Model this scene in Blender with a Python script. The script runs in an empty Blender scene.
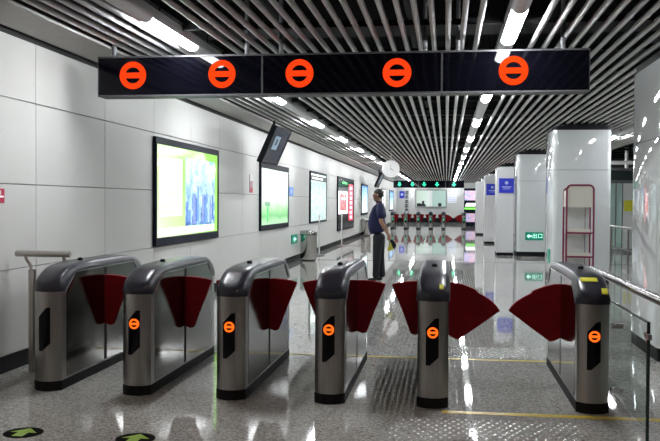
import bpy, bmesh, math, random
from mathutils import Vector, Matrix
random.seed(7)
scene = bpy.context.scene
COL = scene.collection
PI = math.pi

# ------------------------------------------------------------------ camera
F_PX, W_PX = 850.0, 660.0
yaw = math.atan(116.0 / F_PX); pitch = -math.atan(18.2 / F_PX); roll = math.radians(0.35)
fw = Vector((-math.sin(yaw) * math.cos(pitch), math.cos(yaw) * math.cos(pitch), math.sin(pitch)))
rt = Vector((math.cos(yaw), math.sin(yaw), 0)); up = rt.cross(fw)
r2 = math.cos(roll) * rt + math.sin(roll) * up
u2 = -math.sin(roll) * rt + math.cos(roll) * up
cam_data = bpy.data.cameras.new('camera')
cam_data.sensor_width = 36.0
cam_data.lens = 36.0 * F_PX / W_PX
cam_data.clip_end = 300
cam = bpy.data.objects.new('camera', cam_data)
COL.objects.link(cam)
m = Matrix((r2, u2, -fw)).transposed().to_4x4()
m.translation = Vector((0, 0, 1.5))
cam.matrix_world = m
scene.camera = cam

# ------------------------------------------------------------------ light, exposure
world = bpy.data.worlds.new('world'); scene.world = world
world.use_nodes = True
world.node_tree.nodes['Background'].inputs[0].default_value = (0.5, 0.5, 0.52, 1)
world.node_tree.nodes['Background'].inputs[1].default_value = 0.02
LAMP_STRENGTH = 80.0
scene.view_settings.view_transform = 'Standard'
scene.view_settings.look = 'None'
scene.view_settings.exposure = 0.08
scene.view_settings.gamma = 1.0
scene.view_settings.use_curve_mapping = False

# ------------------------------------------------------------------ materials
MATS = {}
def mat(name, color=(0.8, 0.8, 0.8), rough=0.5, metal=0.0, spec=0.5, coat=0.0, coat_rough=0.03,
        emit=None, strength=0.0, trans=0.0, ior=1.45, noise=None, bump=None, brushed=False, alpha=1.0):
    if name in MATS: return MATS[name]
    M = bpy.data.materials.new(name); M.use_nodes = True
    nt = M.node_tree; b = nt.nodes['Principled BSDF']
    b.inputs['Base Color'].default_value = (*color, 1)
    b.inputs['Roughness'].default_value = rough
    b.inputs['Metallic'].default_value = metal
    b.inputs['Specular IOR Level'].default_value = spec
    b.inputs['Coat Weight'].default_value = coat
    b.inputs['Coat Roughness'].default_value = coat_rough
    b.inputs['Transmission Weight'].default_value = trans
    b.inputs['IOR'].default_value = ior
    b.inputs['Alpha'].default_value = alpha
    if emit:
        b.inputs['Emission Color'].default_value = (*emit, 1)
        b.inputs['Emission Strength'].default_value = strength
    if noise or brushed or bump:
        tc = nt.nodes.new('ShaderNodeTexCoord')
        mp = nt.nodes.new('ShaderNodeMapping')
        nt.links.new(tc.outputs['Object'], mp.inputs['Vector'])
        n = nt.nodes.new('ShaderNodeTexNoise')
        nt.links.new(mp.outputs['Vector'], n.inputs['Vector'])
        n.inputs['Detail'].default_value = 3.0
        if brushed:
            mp.inputs['Scale'].default_value = (1, 1, 0.02)
            n.inputs['Scale'].default_value = 260
            amt = 0.12
        else:
            n.inputs['Scale'].default_value = (noise or bump)[0]
            amt = (noise or (0, 0))[1]
        if amt:
            ra = nt.nodes.new('ShaderNodeMapRange')
            ra.inputs['From Min'].default_value = 0.3; ra.inputs['From Max'].default_value = 0.7
            ra.inputs['To Min'].default_value = 1 - amt; ra.inputs['To Max'].default_value = 1 + amt
            nt.links.new(n.outputs['Fac'], ra.inputs['Value'])
            mx = nt.nodes.new('ShaderNodeVectorMath'); mx.operation = 'SCALE'
            mx.inputs[0].default_value = color
            nt.links.new(ra.outputs['Result'], mx.inputs['Scale'])
            nt.links.new(mx.outputs['Vector'], b.inputs['Base Color'])
        if bump:
            bp = nt.nodes.new('ShaderNodeBump'); bp.inputs['Strength'].default_value = bump[1]
            bp.inputs['Distance'].default_value = 0.01
            nt.links.new(n.outputs['Fac'], bp.inputs['Height'])
            nt.links.new(bp.outputs['Normal'], b.inputs['Normal'])
    MATS[name] = M
    return M

def granite():
    M = bpy.data.materials.new('polished_granite'); M.use_nodes = True
    nt = M.node_tree; b = nt.nodes['Principled BSDF']; L = nt.links
    tc = nt.nodes.new('ShaderNodeTexCoord')
    v = nt.nodes.new('ShaderNodeTexVoronoi'); v.inputs['Scale'].default_value = 85
    L.new(tc.outputs['Object'], v.inputs['Vector'])
    sep = nt.nodes.new('ShaderNodeSeparateColor'); L.new(v.outputs['Color'], sep.inputs[0])
    cr = nt.nodes.new('ShaderNodeValToRGB')
    e = cr.color_ramp.elements
    e[0].position = 0.0; e[0].color = (0.20, 0.19, 0.175, 1)
    e[1].position = 1.0; e[1].color = (0.62, 0.60, 0.56, 1)
    for p, c in ((0.2, (0.31, 0.30, 0.28)), (0.5, (0.40, 0.39, 0.365)), (0.8, (0.49, 0.475, 0.45))):
        q = cr.color_ramp.elements.new(p); q.color = (*c, 1)
    L.new(sep.outputs[0], cr.inputs['Fac'])
    # hairline slab joints
    br = nt.nodes.new('ShaderNodeTexBrick')
    br.inputs['Scale'].default_value = 1.0; br.offset = 0.0
    br.inputs['Brick Width'].default_value = 0.8; br.inputs['Row Height'].default_value = 0.8
    br.inputs['Mortar Size'].default_value = 0.0025; br.inputs['Mortar Smooth'].default_value = 0.1
    br.inputs['Color1'].default_value = (1, 1, 1, 1); br.inputs['Color2'].default_value = (0.95, 0.95, 0.95, 1)
    br.inputs['Mortar'].default_value = (0.7, 0.7, 0.69, 1)
    L.new(tc.outputs['Object'], br.inputs['Vector'])
    mx = nt.nodes.new('ShaderNodeMix'); mx.data_type = 'RGBA'; mx.blend_type = 'MULTIPLY'
    mx.inputs['Factor'].default_value = 1.0
    L.new(cr.outputs['Color'], mx.inputs[6]); L.new(br.outputs['Color'], mx.inputs[7])
    L.new(mx.outputs[2], b.inputs['Base Color'])
    b.inputs['Roughness'].default_value = 0.035
    b.inputs['Specular IOR Level'].default_value = 0.5
    n = nt.nodes.new('ShaderNodeTexNoise'); n.inputs['Scale'].default_value = 2.2; n.inputs['Detail'].default_value = 2
    L.new(tc.outputs['Object'], n.inputs['Vector'])
    bp = nt.nodes.new('ShaderNodeBump'); bp.inputs['Strength'].default_value = 0.006; bp.inputs['Distance'].default_value = 0.01
    L.new(n.outputs['Fac'], bp.inputs['Height']); L.new(bp.outputs['Normal'], b.inputs['Normal'])
    return M

def picture(name, build, strength=1.0):
    """emissive print: build(nt, xyz_sockets) returns a colour socket; object coords 0..1 in U (x) and V (z)"""
    M = bpy.data.materials.new(name); M.use_nodes = True
    nt = M.node_tree; b = nt.nodes['Principled BSDF']
    tc = nt.nodes.new('ShaderNodeTexCoord')
    sp = nt.nodes.new('ShaderNodeSeparateXYZ'); nt.links.new(tc.outputs['UV'], sp.inputs[0])
    c = build(nt, tc.outputs['UV'], sp.outputs['X'], sp.outputs['Y'])
    b.inputs['Base Color'].default_value = (0.02, 0.02, 0.02, 1)
    b.inputs['Roughness'].default_value = 0.12
    nt.links.new(c, b.inputs['Emission Color'])
    b.inputs['Emission Strength'].default_value = strength
    return M

def ramp(nt, fac, stops):
    cr = nt.nodes.new('ShaderNodeValToRGB')
    el = cr.color_ramp.elements
    el[0].position, el[0].color = stops[0][0], (*stops[0][1], 1)
    el[1].position, el[1].color = stops[-1][0], (*stops[-1][1], 1)
    for p, c in stops[1:-1]:
        q = el.new(p); q.color = (*c, 1)
    nt.links.new(fac, cr.inputs['Fac'])
    return cr.outputs['Color']

def noise_fac(nt, vec, scale, detail=4, stretch=None):
    n = nt.nodes.new('ShaderNodeTexNoise'); n.inputs['Scale'].default_value = scale; n.inputs['Detail'].default_value = detail
    if stretch:
        mp = nt.nodes.new('ShaderNodeMapping'); mp.inputs['Scale'].default_value = stretch
        nt.links.new(vec, mp.inputs['Vector']); vec = mp.outputs['Vector']
    nt.links.new(vec, n.inputs['Vector'])
    return n.outputs['Fac']

def mathn(nt, op, a, b):
    n = nt.nodes.new('ShaderNodeMath'); n.operation = op
    for i, x in enumerate((a, b)):
        if isinstance(x, (int, float)): n.inputs[i].default_value = x
        else: nt.links.new(x, n.inputs[i])
    return n.outputs[0]

wall_m = mat('wall_enamel', (0.66, 0.655, 0.63), 0.42, spec=0.4, bump=(1.2, 0.03))
soffit_m = mat('soffit_paint', (0.50, 0.49, 0.465), 0.5)
gap_m = mat('dark_joint', (0.035, 0.035, 0.035), 0.7)
black_m = mat('black_matte', (0.010, 0.010, 0.011), 0.65, spec=0.25)
skirt_m = mat('black_granite', (0.007, 0.007, 0.008), 0.5, spec=0.12)
void_m = mat('void_black', (0.007, 0.007, 0.008), 0.9, spec=0.1)
duct_m = mat('duct_grey', (0.03, 0.03, 0.032), 0.7, spec=0.2)
tube_m = mat('ceiling_tube_paint', (0.60, 0.595, 0.59), 0.55, spec=0.35)
house_m = mat('lamp_housing', (0.7, 0.7, 0.7), 0.4)
lamp_m = mat('lamp_diffuser', (0.9, 0.9, 0.9), 0.4, emit=(0.93, 0.97, 1.0), strength=LAMP_STRENGTH)
off_m = mat('lamp_diffuser_off', (0.55, 0.5, 0.5), 0.4)
column_m = mat('column_enamel', (0.66, 0.68, 0.685), 0.025, spec=0.75)
steel_m = mat('brushed_steel', (0.40, 0.385, 0.365), 0.30, 1.0, brushed=True)
panel_m = mat('polished_side_steel', (0.15, 0.145, 0.135), 0.12, 1.0, bump=(3, 0.01))
bright_m = mat('bright_trim', (0.75, 0.75, 0.75), 0.2, 1.0)
rail_m = mat('satin_steel', (0.45, 0.42, 0.39), 0.28, 1.0)
cap_m = mat('cap_plastic', (0.016, 0.016, 0.026), 0.34, spec=0.4, coat=0.2, coat_rough=0.08)
flap_m = mat('maroon_flap', (0.21, 0.004, 0.010), 0.6, spec=0.15, noise=(8, 0.1))
led_r = mat('led_red', (0.02, 0.004, 0.0), 0.9, spec=0.0, emit=(1.0, 0.045, 0.006), strength=1.15)
led_o = mat('led_amber', (0.02, 0.004, 0.0), 0.9, spec=0.0, emit=(1.0, 0.13, 0.01), strength=1.5)
led_g = mat('led_green', (0.0, 0.05, 0.02), 0.5, emit=(0.03, 0.9, 0.42), strength=1.6)
glassblk_m = mat('sign_glass', (0.002, 0.002, 0.004), 0.03, spec=0.22)
bezel_m = mat('sign_bezel', (0.07, 0.07, 0.075), 0.4)
frame_m = mat('dark_frame', (0.008, 0.011, 0.022), 0.5, spec=0.15)
greymet_m = mat('grey_bezel', (0.22, 0.22, 0.23), 0.4, 0.6)
clear_m = mat('clear_glass', (0.86, 0.93, 0.90), 0.01, trans=1.0, ior=1.05, spec=0.5)
glassedge_m = mat('glass_edge', (0.02, 0.04, 0.035), 0.2)
yellow_m = mat('yellow_paint', (0.62, 0.45, 0.02), 0.3)
yellow2_m = mat('yellow_sticker', (0.75, 0.72, 0.05), 0.4)
green_m = mat('green_vinyl', (0.30, 0.48, 0.05), 0.35)
stud_m = mat('stud_steel', (0.7, 0.69, 0.67), 0.22, 1.0)
white_m = mat('white_plastic', (0.75, 0.75, 0.74), 0.35)
clockface_m = mat('clock_face', (0.85, 0.85, 0.85), 0.4, emit=(1, 1, 1), strength=0.35)
maroon_m = mat('maroon_tube', (0.22, 0.014, 0.065), 0.35)
cream_m = mat('cream_board', (0.72, 0.69, 0.60), 0.45)
blue_m = mat('blue_sign', (0.02, 0.035, 0.38), 0.35, emit=(0.02, 0.03, 0.5), strength=0.25)
pale_m = mat('pale_print', (0.5, 0.55, 0.8), 0.4)
red_m = mat('red_notice', (0.5, 0.02, 0.07), 0.4)
exit_m = mat('exit_green', (0.0, 0.06, 0.035), 0.3, emit=(0.0, 0.16, 0.10), strength=1.0)
exit_t = mat('exit_text', (0.5, 0.8, 0.7), 0.3, emit=(0.45, 1.0, 0.8), strength=1.4)
floor_m = granite()

# ------------------------------------------------------------------ mesh builder
class MB:
    def __init__(s): s.v = []; s.f = []
    def add(s, vs, fs):
        o = len(s.v); s.v += [tuple(p) for p in vs]; s.f += [tuple(i + o for i in f) for f in fs]; return s
    def box(s, x0, x1, y0, y1, z0, z1):
        vs = [(x, y, z) for z in (z0, z1) for y in (y0, y1) for x in (x0, x1)]
        return s.add(vs, [(0, 2, 3, 1), (4, 5, 7, 6), (0, 1, 5, 4), (2, 6, 7, 3), (0, 4, 6, 2), (1, 3, 7, 5)])
    def prism(s, poly, axis, a, b):
        def P(p, t):
            return {'x': (t, p[0], p[1]), 'y': (p[0], t, p[1]), 'z': (p[0], p[1], t)}[axis]
        n = len(poly); vs = [P(p, a) for p in poly] + [P(p, b) for p in poly]
        fs = [(i, (i + 1) % n, n + (i + 1) % n, n + i) for i in range(n)]
        return s.add(vs, fs + [tuple(range(n))[::-1], tuple(range(n, 2 * n))])
    def cyl(s, p0, p1, r0, r1=None, n=16, caps=True):
        r1 = r0 if r1 is None else r1
        p0, p1 = Vector(p0), Vector(p1); d = (p1 - p0).normalized()
        a = d.orthogonal().normalized(); b = d.cross(a)
        vs = []
        for p, r in ((p0, r0), (p1, r1)):
            vs += [p + r * (math.cos(2 * PI * i / n) * a + math.sin(2 * PI * i / n) * b) for i in range(n)]
        fs = [(i, (i + 1) % n, n + (i + 1) % n, n + i) for i in range(n)]
        if caps: fs += [tuple(range(n))[::-1], tuple(range(n, 2 * n))]
        return s.add(vs, fs)
    def tube(s, pts, r, n=10, closed=False):
        pts = [Vector(p) for p in pts]; k = len(pts); vs = []; prev = None
        for i, p in enumerate(pts):
            if closed: d = pts[(i + 1) % k] - pts[i - 1]
            else: d = pts[min(i + 1, k - 1)] - pts[max(i - 1, 0)]
            d.normalize()
            a = d.orthogonal().normalized() if prev is None else (prev - prev.dot(d) * d).normalized()
            prev = a; b = d.cross(a)
            vs += [p + r * (math.cos(2 * PI * j / n) * a + math.sin(2 * PI * j / n) * b) for j in range(n)]
        fs = []
        for i in range(k if closed else k - 1):
            q = (i + 1) % k
            fs += [(i * n + j, i * n + (j + 1) % n, q * n + (j + 1) % n, q * n + j) for j in range(n)]
        if not closed: fs += [tuple(range(n))[::-1], tuple(range((k - 1) * n, k * n))]
        return s.add(vs, fs)
    def lathe(s, prof, c=(0, 0, 0), axis='z', n=24):
        vs = []
        for r, h in prof:
            for i in range(n):
                t = 2 * PI * i / n; x, y = r * math.cos(t), r * math.sin(t)
                q = {'z': (x, y, h), 'y': (x, h, y), 'x': (h, x, y)}[axis]
                vs.append((q[0] + c[0], q[1] + c[1], q[2] + c[2]))
        k = len(prof)
        fs = [(i * n + j, i * n + (j + 1) % n, (i + 1) * n + (j + 1) % n, (i + 1) * n + j) for i in range(k - 1) for j in range(n)]
        fs += [tuple(range(n))[::-1], tuple(range((k - 1) * n, k * n))]
        return s.add(vs, fs)
    def sphere(s, c, r, sc=(1, 1, 1), n=12):
        prof = [(max(1e-4, r * math.sin(PI * i / n)), -r * math.cos(PI * i / n)) for i in range(n + 1)]
        o = len(s.v); s.lathe(prof, (0, 0, 0), 'z', n * 2)
        for i in range(o, len(s.v)):
            p = s.v[i]; s.v[i] = (p[0] * sc[0] + c[0], p[1] * sc[1] + c[1], p[2] * sc[2] + c[2])
        return s
    def mesh(s, name, material, smooth=35):
        me = bpy.data.meshes.new(name); me.from_pydata(s.v, [], s.f); me.update()
        bm = bmesh.new(); bm.from_mesh(me); bmesh.ops.recalc_face_normals(bm, faces=bm.faces); bm.to_mesh(me); bm.free()
        me.materials.append(material)
        if smooth:
            me.shade_smooth(); me.set_sharp_from_angle(angle=math.radians(smooth))
        return me
    def build(s, name, material, parent=None, loc=(0, 0, 0), bevel=0, smooth=35):
        return place(name, s.mesh(name, material, smooth), parent, loc, bevel)

def place(name, me, parent=None, loc=(0, 0, 0), bevel=0, rz=0):
    o = bpy.data.objects.new(name, me); COL.objects.link(o)
    o.location = loc; o.rotation_euler = (0, 0, rz); o.parent = parent
    if bevel:
        b = o.modifiers.new('bevel', 'BEVEL'); b.width = bevel; b.segments = 2; b.limit_method = 'ANGLE'; b.angle_limit = math.radians(40)
    return o
def quad(name, pts, material, parent=None, loc=(0, 0, 0), thick=None):
    """flat print: 4 points (bottom-left, bottom-right, top-right, top-left) with UVs"""
    me = bpy.data.meshes.new(name); me.from_pydata(pts, [], [(0, 1, 2, 3)]); me.update()
    uv = me.uv_layers.new(name='UVMap')
    for i, c in enumerate(((0, 0), (1, 0), (1, 1), (0, 1))): uv.data[i].uv = c
    me.materials.append(material)
    return place(name, me, parent, loc)
def tag(o, label=None, cat=None, group=None, kind=None):
    if label: o['label'] = label
    if cat: o['category'] = cat
    if group: o['group'] = group
    if kind: o['kind'] = kind
    return o
def thing(name, label, cat, loc=(0, 0, 0), rz=0, group=None):
    o = bpy.data.objects.new(name, None); COL.objects.link(o); o.empty_display_size = 0.1
    o.location = loc; o.rotation_euler = (0, 0, rz)
    return tag(o, label, cat, group)
def copy_tree(o, parent=None):
    c = o.copy(); COL.objects.link(c); c.parent = parent
    for ch in list(o.children): copy_tree(ch, c)
    return c
ORD = ['first', 'second', 'third', 'fourth', 'fifth', 'sixth', 'seventh', 'eighth', 'ninth', 'tenth', 'eleventh', 'twelfth',
       'thirteenth', 'fourteenth', 'fifteenth', 'sixteenth', 'seventeenth', 'eighteenth']

# ------------------------------------------------------------------ the shell
WX, RX, Y0, Y1 = -3.8, 7.4, -6.0, 66.0
tag(MB().box(WX - 0.2, RX + 0.2, Y0 - 0.2, Y1 + 0.2, -0.2, 0).build('floor', floor_m, smooth=0), 'polished speckled grey granite concourse floor', kind='structure')
ceiling = MB().box(WX - 0.2, RX + 0.2, Y0 - 0.2, Y1 + 0.2, 4.1, 4.3).build('ceiling', void_m, smooth=0)
tag(ceiling, 'dark open ceiling void behind rows of grey tubes', kind='structure')
wall = MB().box(WX - 0.2, WX - 0.03, Y0, Y1, 0, 4.1).build('wall_left', mat('wall_joint', (0.16, 0.16, 0.155), 0.7), smooth=0)
MB().box(WX - 0.03, WX - 0.02, Y0, Y1, 2.956, 3.03).build('shadow_gap', gap_m, wall)
tag(wall, 'long white enamel panel wall on the left', kind='structure')
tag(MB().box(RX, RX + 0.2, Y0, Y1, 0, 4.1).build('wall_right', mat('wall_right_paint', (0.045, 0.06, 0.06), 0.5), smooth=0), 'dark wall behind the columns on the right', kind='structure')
tag(MB().box(WX - 0.2, RX + 0.2, Y0 - 0.2, Y0, 0, 4.1).build('wall_rear', mat('wall_rear_paint', (0.33, 0.32, 0.31), 0.5), smooth=0), 'wall behind the viewpoint', kind='structure')
tag(MB().box(4.62, RX, 30.0, 30.2, 0, 4.1).build('wall_dark_added', mat('added_wall_dark', (0.03, 0.042, 0.042), 0.5), smooth=0), 'added dark backdrop wall beyond the columns on the right', kind='structure')  # invented wall, coloured dark so the view between the columns stays dim
back = MB().box(WX, RX, Y1, Y1 + 0.2, 0, 4.1).build('wall_back', mat('wall_back_paint', (0.54, 0.54, 0.53), 0.4), smooth=0)
tag(back, 'white far end wall with the ticket office window', kind='structure')

# wall panels: each one is a piece of the wall
rows = [(0.14, 0.89), (0.89, 1.645), (1.645, 2.40), (2.40, 2.955)]
PITCH, PY = 1.62, 7.507
pmesh = []
for z0, z1 in rows:
    h = (z1 - z0) - 0.008
    pmesh.append(MB().box(0, 0.03, 0, PITCH - 0.007, 0, h).mesh('wall_panel', wall_m, 0))
k0 = -8
k = k0
while PY + k * PITCH < Y1 - 0.5:
    for (z0, z1), me in zip(rows, pmesh):
        place('wall_panel', me, wall, (WX - 0.03, PY + k * PITCH + 0.0035, z0 + 0.004), bevel=0.003)
    k += 1
bb = MB().box(WX - 0.03, WX + 0.012, Y0, Y1, 0, 0.14).build('baseboard_left', skirt_m)
tag(bb, 'black stone skirting along the left wall', kind='structure')
MB().box(WX, RX, Y1 - 0.02, Y1, 0, 0.35).build('skirting', skirt_m, back)

# left soffit: long flat panels
k = k0
sm = MB().box(0, 0.47, 0, 3.24 - 0.006, 0, 0.03).mesh('soffit_panel', soffit_m, 0)
while PY + k * PITCH < Y1:
    place('soffit_panel', sm, ceiling, (WX + 0.03, PY + k * PITCH, 3.0), bevel=0.003); k += 2
MB().box(WX - 0.03, WX + 0.5, Y0, Y1, 3.03, 3.1).build('soffit_back', black_m, ceiling)

# ceiling tubes with sleeve joints, hung on black carriers
TP, TR, TZ = 0.134, 0.025, 3.045
JN = [7.27 + 4.2 * i for i in range(-3, 15)]
prof = [(TR, Y0)]
for j in JN:
    if Y0 < j < Y1:
        prof += [(TR, j - 0.028), (TR + 0.004, j - 0.026), (TR + 0.004, j - 0.004), (TR - 0.007, j - 0.002), (TR - 0.007, j + 0.006), (TR, j + 0.008)]
prof += [(TR, Y1)]
tme = MB().lathe(prof, axis='y', n=12).mesh('ceiling_tube', tube_m, 40)
TUBES = []
for k in range(-24, 31):
    if k in (-17, -18, -19, 3, 4, 5, 27, 28, 29): continue
    x = 0.005 + TP * k
    place('ceiling_tube', tme, ceiling, (x, 0, TZ))
cme = MB().box(-3.3, RX, -0.02, 0.02, 0, 0.05).mesh('carrier_bar', black_m, 0)
y = -5.0
while y < Y1:
    place('carrier_bar', cme, ceiling, (0, y, TZ + TR)); y += 1.4
MB().box(4.08, 4.55, Y0, Y1, 3.01, 3.04).build('soffit_panel', soffit_m, ceiling)
MB().box(4.55, 4.6, Y0, Y1, 3.01, 4.1).build('soffit_back', black_m, ceiling)
# services in the void
for (y, z, w, h) in ((5.6, 3.45, 0.5, 0.25), (9.6, 3.5, 0.7, 0.3), (14.2, 3.5, 0.6, 0.3), (19.5, 3.5, 0.6, 0.3), (26, 3.5, 0.6, 0.3)):
    MB().box(-3.0, RX, y, y + w, z, z + h).build('air_duct', duct_m, ceiling, bevel=0.02)
for x in (-1.9, -0.4, 2.6):
    MB().cyl((x, Y0, 3.6), (x, Y1, 3.6), 0.06, n=10).build('service_pipe', duct_m, ceiling)

# ------------------------------------------------------------------ linear lights
LR = 0.075
def light_meshes():
    def half(r, y0, y1, n=14):
        mb = MB(); pts = [(r * math.cos(t), r * math.sin(t)) for t in [PI + PI * i / n for i in range(n + 1)]]
        pts = [(r, 0.05)] + [] + pts[::-1] + [(-r, 0.05)]
        return mb.prism([(p[0], p[1]) for p in pts], 'y', y0, y1)
    A = math.radians(60); n_ = 12      # the lens is the bottom arc of the round housing
    arc_ = [((LR + 0.001) * math.sin(-A + 2 * A * i / n_), -(LR + 0.001) * math.cos(-A + 2 * A * i / n_)) for i in range(n_ + 1)]
    arc_ += [(p[0] * 0.9, p[1] * 0.9) for p in arc_[::-1]]
    d = MB().prism(arc_, 'y', -0.65, 0.65).mesh('diffuser', lamp_m, 30)
    d0 = MB().prism(arc_, 'y', -0.65, 0.65).mesh('diffuser', off_m, 30)
    h = half(LR, 0.654, 3.416).mesh('housing', house_m, 30)
    lb = MB().prism([(-LR, 0.05), (-LR, 0.0)] + [(LR * math.sin(t_), -LR * math.cos(t_)) for t_ in [-PI / 2 + (PI / 2 - A) * i / 4 for i in range(1, 5)]] + [(LR * math.sin(t_), -LR * math.cos(t_)) for t_ in [A + (PI / 2 - A) * i / 4 for i in range(0, 4)]] + [(LR, 0.0), (LR, 0.05)], 'y', -0.648, 0.65).mesh('lamp_back', house_m, 30)
    return d, d0, h, MB().cyl((0, 0, 0.04), (0, 0, 1.044), 0.008, n=6).mesh('hanger', black_m, 0), lb
LD, LD0, LH, LS, LB = light_meshes()
LDW = LD.copy(); LDW.materials.clear(); LDW.materials.append(mat('lamp_diffuser_warm', (0.9, 0.9, 0.9), 0.4, emit=(1.0, 0.80, 0.70), strength=LAMP_STRENGTH * 0.3))
for xr, rowname in ((-2.49, 'left row of ceiling lights'), (0.56, 'right row of ceiling lights'), (3.757, 'row of ceiling lights beyond the columns')):
    for i in range(-3, 15):
        if xr > 3 and i < -1: continue
        yc = 12.08 + 4.07 * (i - 1) if i > 0 else 7.48 + 4.07 * i
        lit = i != -3
        if i < 0: lab = 'tube light behind the viewpoint, %s back in the %s' % (ORD[-i - 1], rowname)
        else: lab = 'white tube light, %s from the camera in the %s' % (ORD[i], rowname)
        t = thing('tube_light', lab, 'ceiling light', (xr, yc, 3.055), group=rowname)
        place('diffuser', (LD if i >= 0 else LDW) if lit else LD0, t); place('housing', LH, t); place('lamp_back', LB, t)
        for yy in (-0.3, 1.2, 2.8): place('hanger', LS, t, (0, yy, 0))

# ------------------------------------------------------------------ columns
def rounded_rect(x0, x1, y0, y1, r, n=5):
    pts = []
    for cx, cy, a in ((x1 - r, y1 - r, 0), (x0 + r, y1 - r, PI / 2), (x0 + r, y0 + r, PI), (x1 - r, y0 + r, 1.5 * PI)):
        pts += [(cx + r * math.cos(a + PI / 2 * i / n), cy + r * math.sin(a + PI / 2 * i / n)) for i in range(n + 1)]
    return pts
cw, cd = 1.07, 1.3
colp = rounded_rect(0, cw, 0, cd, 0.10)
m_low = MB().prism(colp, 'z', 0.13, 2.135).mesh('lower_cladding', column_m, 30)
m_up = MB().prism(colp, 'z', 2.142, 2.89).mesh('upper_cladding', column_m, 30)
m_core = MB().prism(rounded_rect(0.22, cw - 0.22, 0.25, cd - 0.22, 0.08), 'z', 0.0, 4.1).mesh('core', black_m, 30)
m_sk = MB().prism(rounded_rect(0.008, cw - 0.008, 0.008, cd - 0.008, 0.1), 'z', 0.0, 0.13).mesh('skirting', skirt_m, 30)
m_gap = MB().prism(rounded_rect(0.02, cw - 0.02, 0.02, cd - 0.02, 0.08), 'z', 2.891, 2.965).mesh('shadow_gap', black_m, 30)
COLN = ['glossy white clad column nearest the camera at the right edge', 'glossy white column behind the maroon rack',
        'white column carrying the green exit sign', 'fourth white column from the camera', 'fifth white column from the camera',
        'sixth white column from the camera', 'seventh white column from the camera']
for i in range(7):
    t = thing('column', COLN[i], 'column', (2.0, 8.35 + 8.15 * i, 0), group='columns along the right side')
    for n, me in (('lower_cladding', m_low), ('upper_cladding', m_up), ('core', m_core), ('shadow_gap', m_gap), ('skirting', m_sk)): place(n, me, t)
    if i == 1:
        MB().box(-0.006, 0.0, 0.45, 0.6, 2.02, 2.16).build('number_plate', mat('plate_grey', (0.1, 0.11, 0.14), 0.3), t)
        MB().box(-0.02, 0.0, 0.35, 0.65, 0.35, 0.62).build('exit_plate', exit_m, t)
    if i == 2:
        MB().box(0.72, 0.82, -0.012, 0.0, 0.28, 0.37).build('switch_plate', cream_m, t)

# exit sign on the third column
def text_mesh(s, size):
    cu = bpy.data.curves.new('t', 'FONT'); cu.body = s; cu.size = size; cu.align_x = 'CENTER'; cu.align_y = 'CENTER'; cu.extrude = 0.002
    o = bpy.data.objects.new('t', cu); COL.objects.link(o)
    bpy.context.view_layer.update()
    me = bpy.data.meshes.new_from_object(o.evaluated_get(bpy.context.evaluated_depsgraph_get()))
    bpy.data.objects.remove(o); bpy.data.curves.remove(cu)
    return me
t = thing('exit_sign', 'green lit exit sign with left arrow low on white column', 'sign', (2.48, 24.65, 0.575))
MB().box(-0.25, 0.25, -0.03, -0.001, -0.115, 0.115).build('panel', exit_m, t, bevel=0.006)
ar = MB().prism([(-0.21, 0), (-0.14, 0.06), (-0.14, 0.022), (-0.07, 0.022), (-0.07, -0.022), (-0.14, -0.022), (-0.14, -0.06)], 'y', -0.034, -0.030)
ar.build('arrow', exit_t, t)
try:
    me = text_mesh('出口', 0.15); me.materials.clear(); me.materials.append(exit_t)
    o = place('lettering', me, t, (0.09, -0.032, 0)); o.rotation_euler = (PI / 2, 0, 0)
except Exception as e:
    print('text failed', e)

# white cabinets with blue signs standing beside the far columns
for i, (y, x0, x1) in enumerate(((24.9, 1.44, 1.93), (32.0, 1.41, 1.90), (40.9, 1.40, 1.90))):
    lab = ['tall white cabinet with blue sign beside exit-sign column', 'second tall white cabinet with blue sign, further back',
           'farthest tall white cabinet down the row of columns, without blue sign'][i]
    t = thing('sign_cabinet', lab, 'cabinet', (x0, y, 0), group='white cabinets beside the columns')
    w = x1 - x0
    MB().box(0, w, 0, 0.9, 0.08, 2.52).build('body', mat('cabinet_white', (0.70, 0.70, 0.71), 0.25), t, bevel=0.02)
    MB().box(0.01, w - 0.01, 0.01, 0.89, 0, 0.08).build('plinth', skirt_m, t)
    MB().box(w - 0.006, w + 0.004, -0.006, 0.0, 0.1, 2.5).build('corner_strip', bright_m, t)
    MB().box(-0.004, 0.006, -0.006, 0.0, 0.1, 2.5).build('corner_strip', bright_m, t)
    if i > 1: continue
    p = MB().box(0.06, w - 0.01, -0.02, 0, 1.80, 2.22).build('blue_panel', blue_m, t)
    q = MB().lathe([(0.05, -0.024), (0.05, -0.02)], (w / 2 + 0.03, 0, 2.09), 'y', 12); q.box(w / 2 - 0.1, w / 2 + 0.16, -0.023, -0.02, 1.96, 1.985); q.box(w / 2 - 0.07, w / 2 + 0.13, -0.023, -0.02, 1.91, 1.925)
    q.build('print', pale_m, p)

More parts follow.
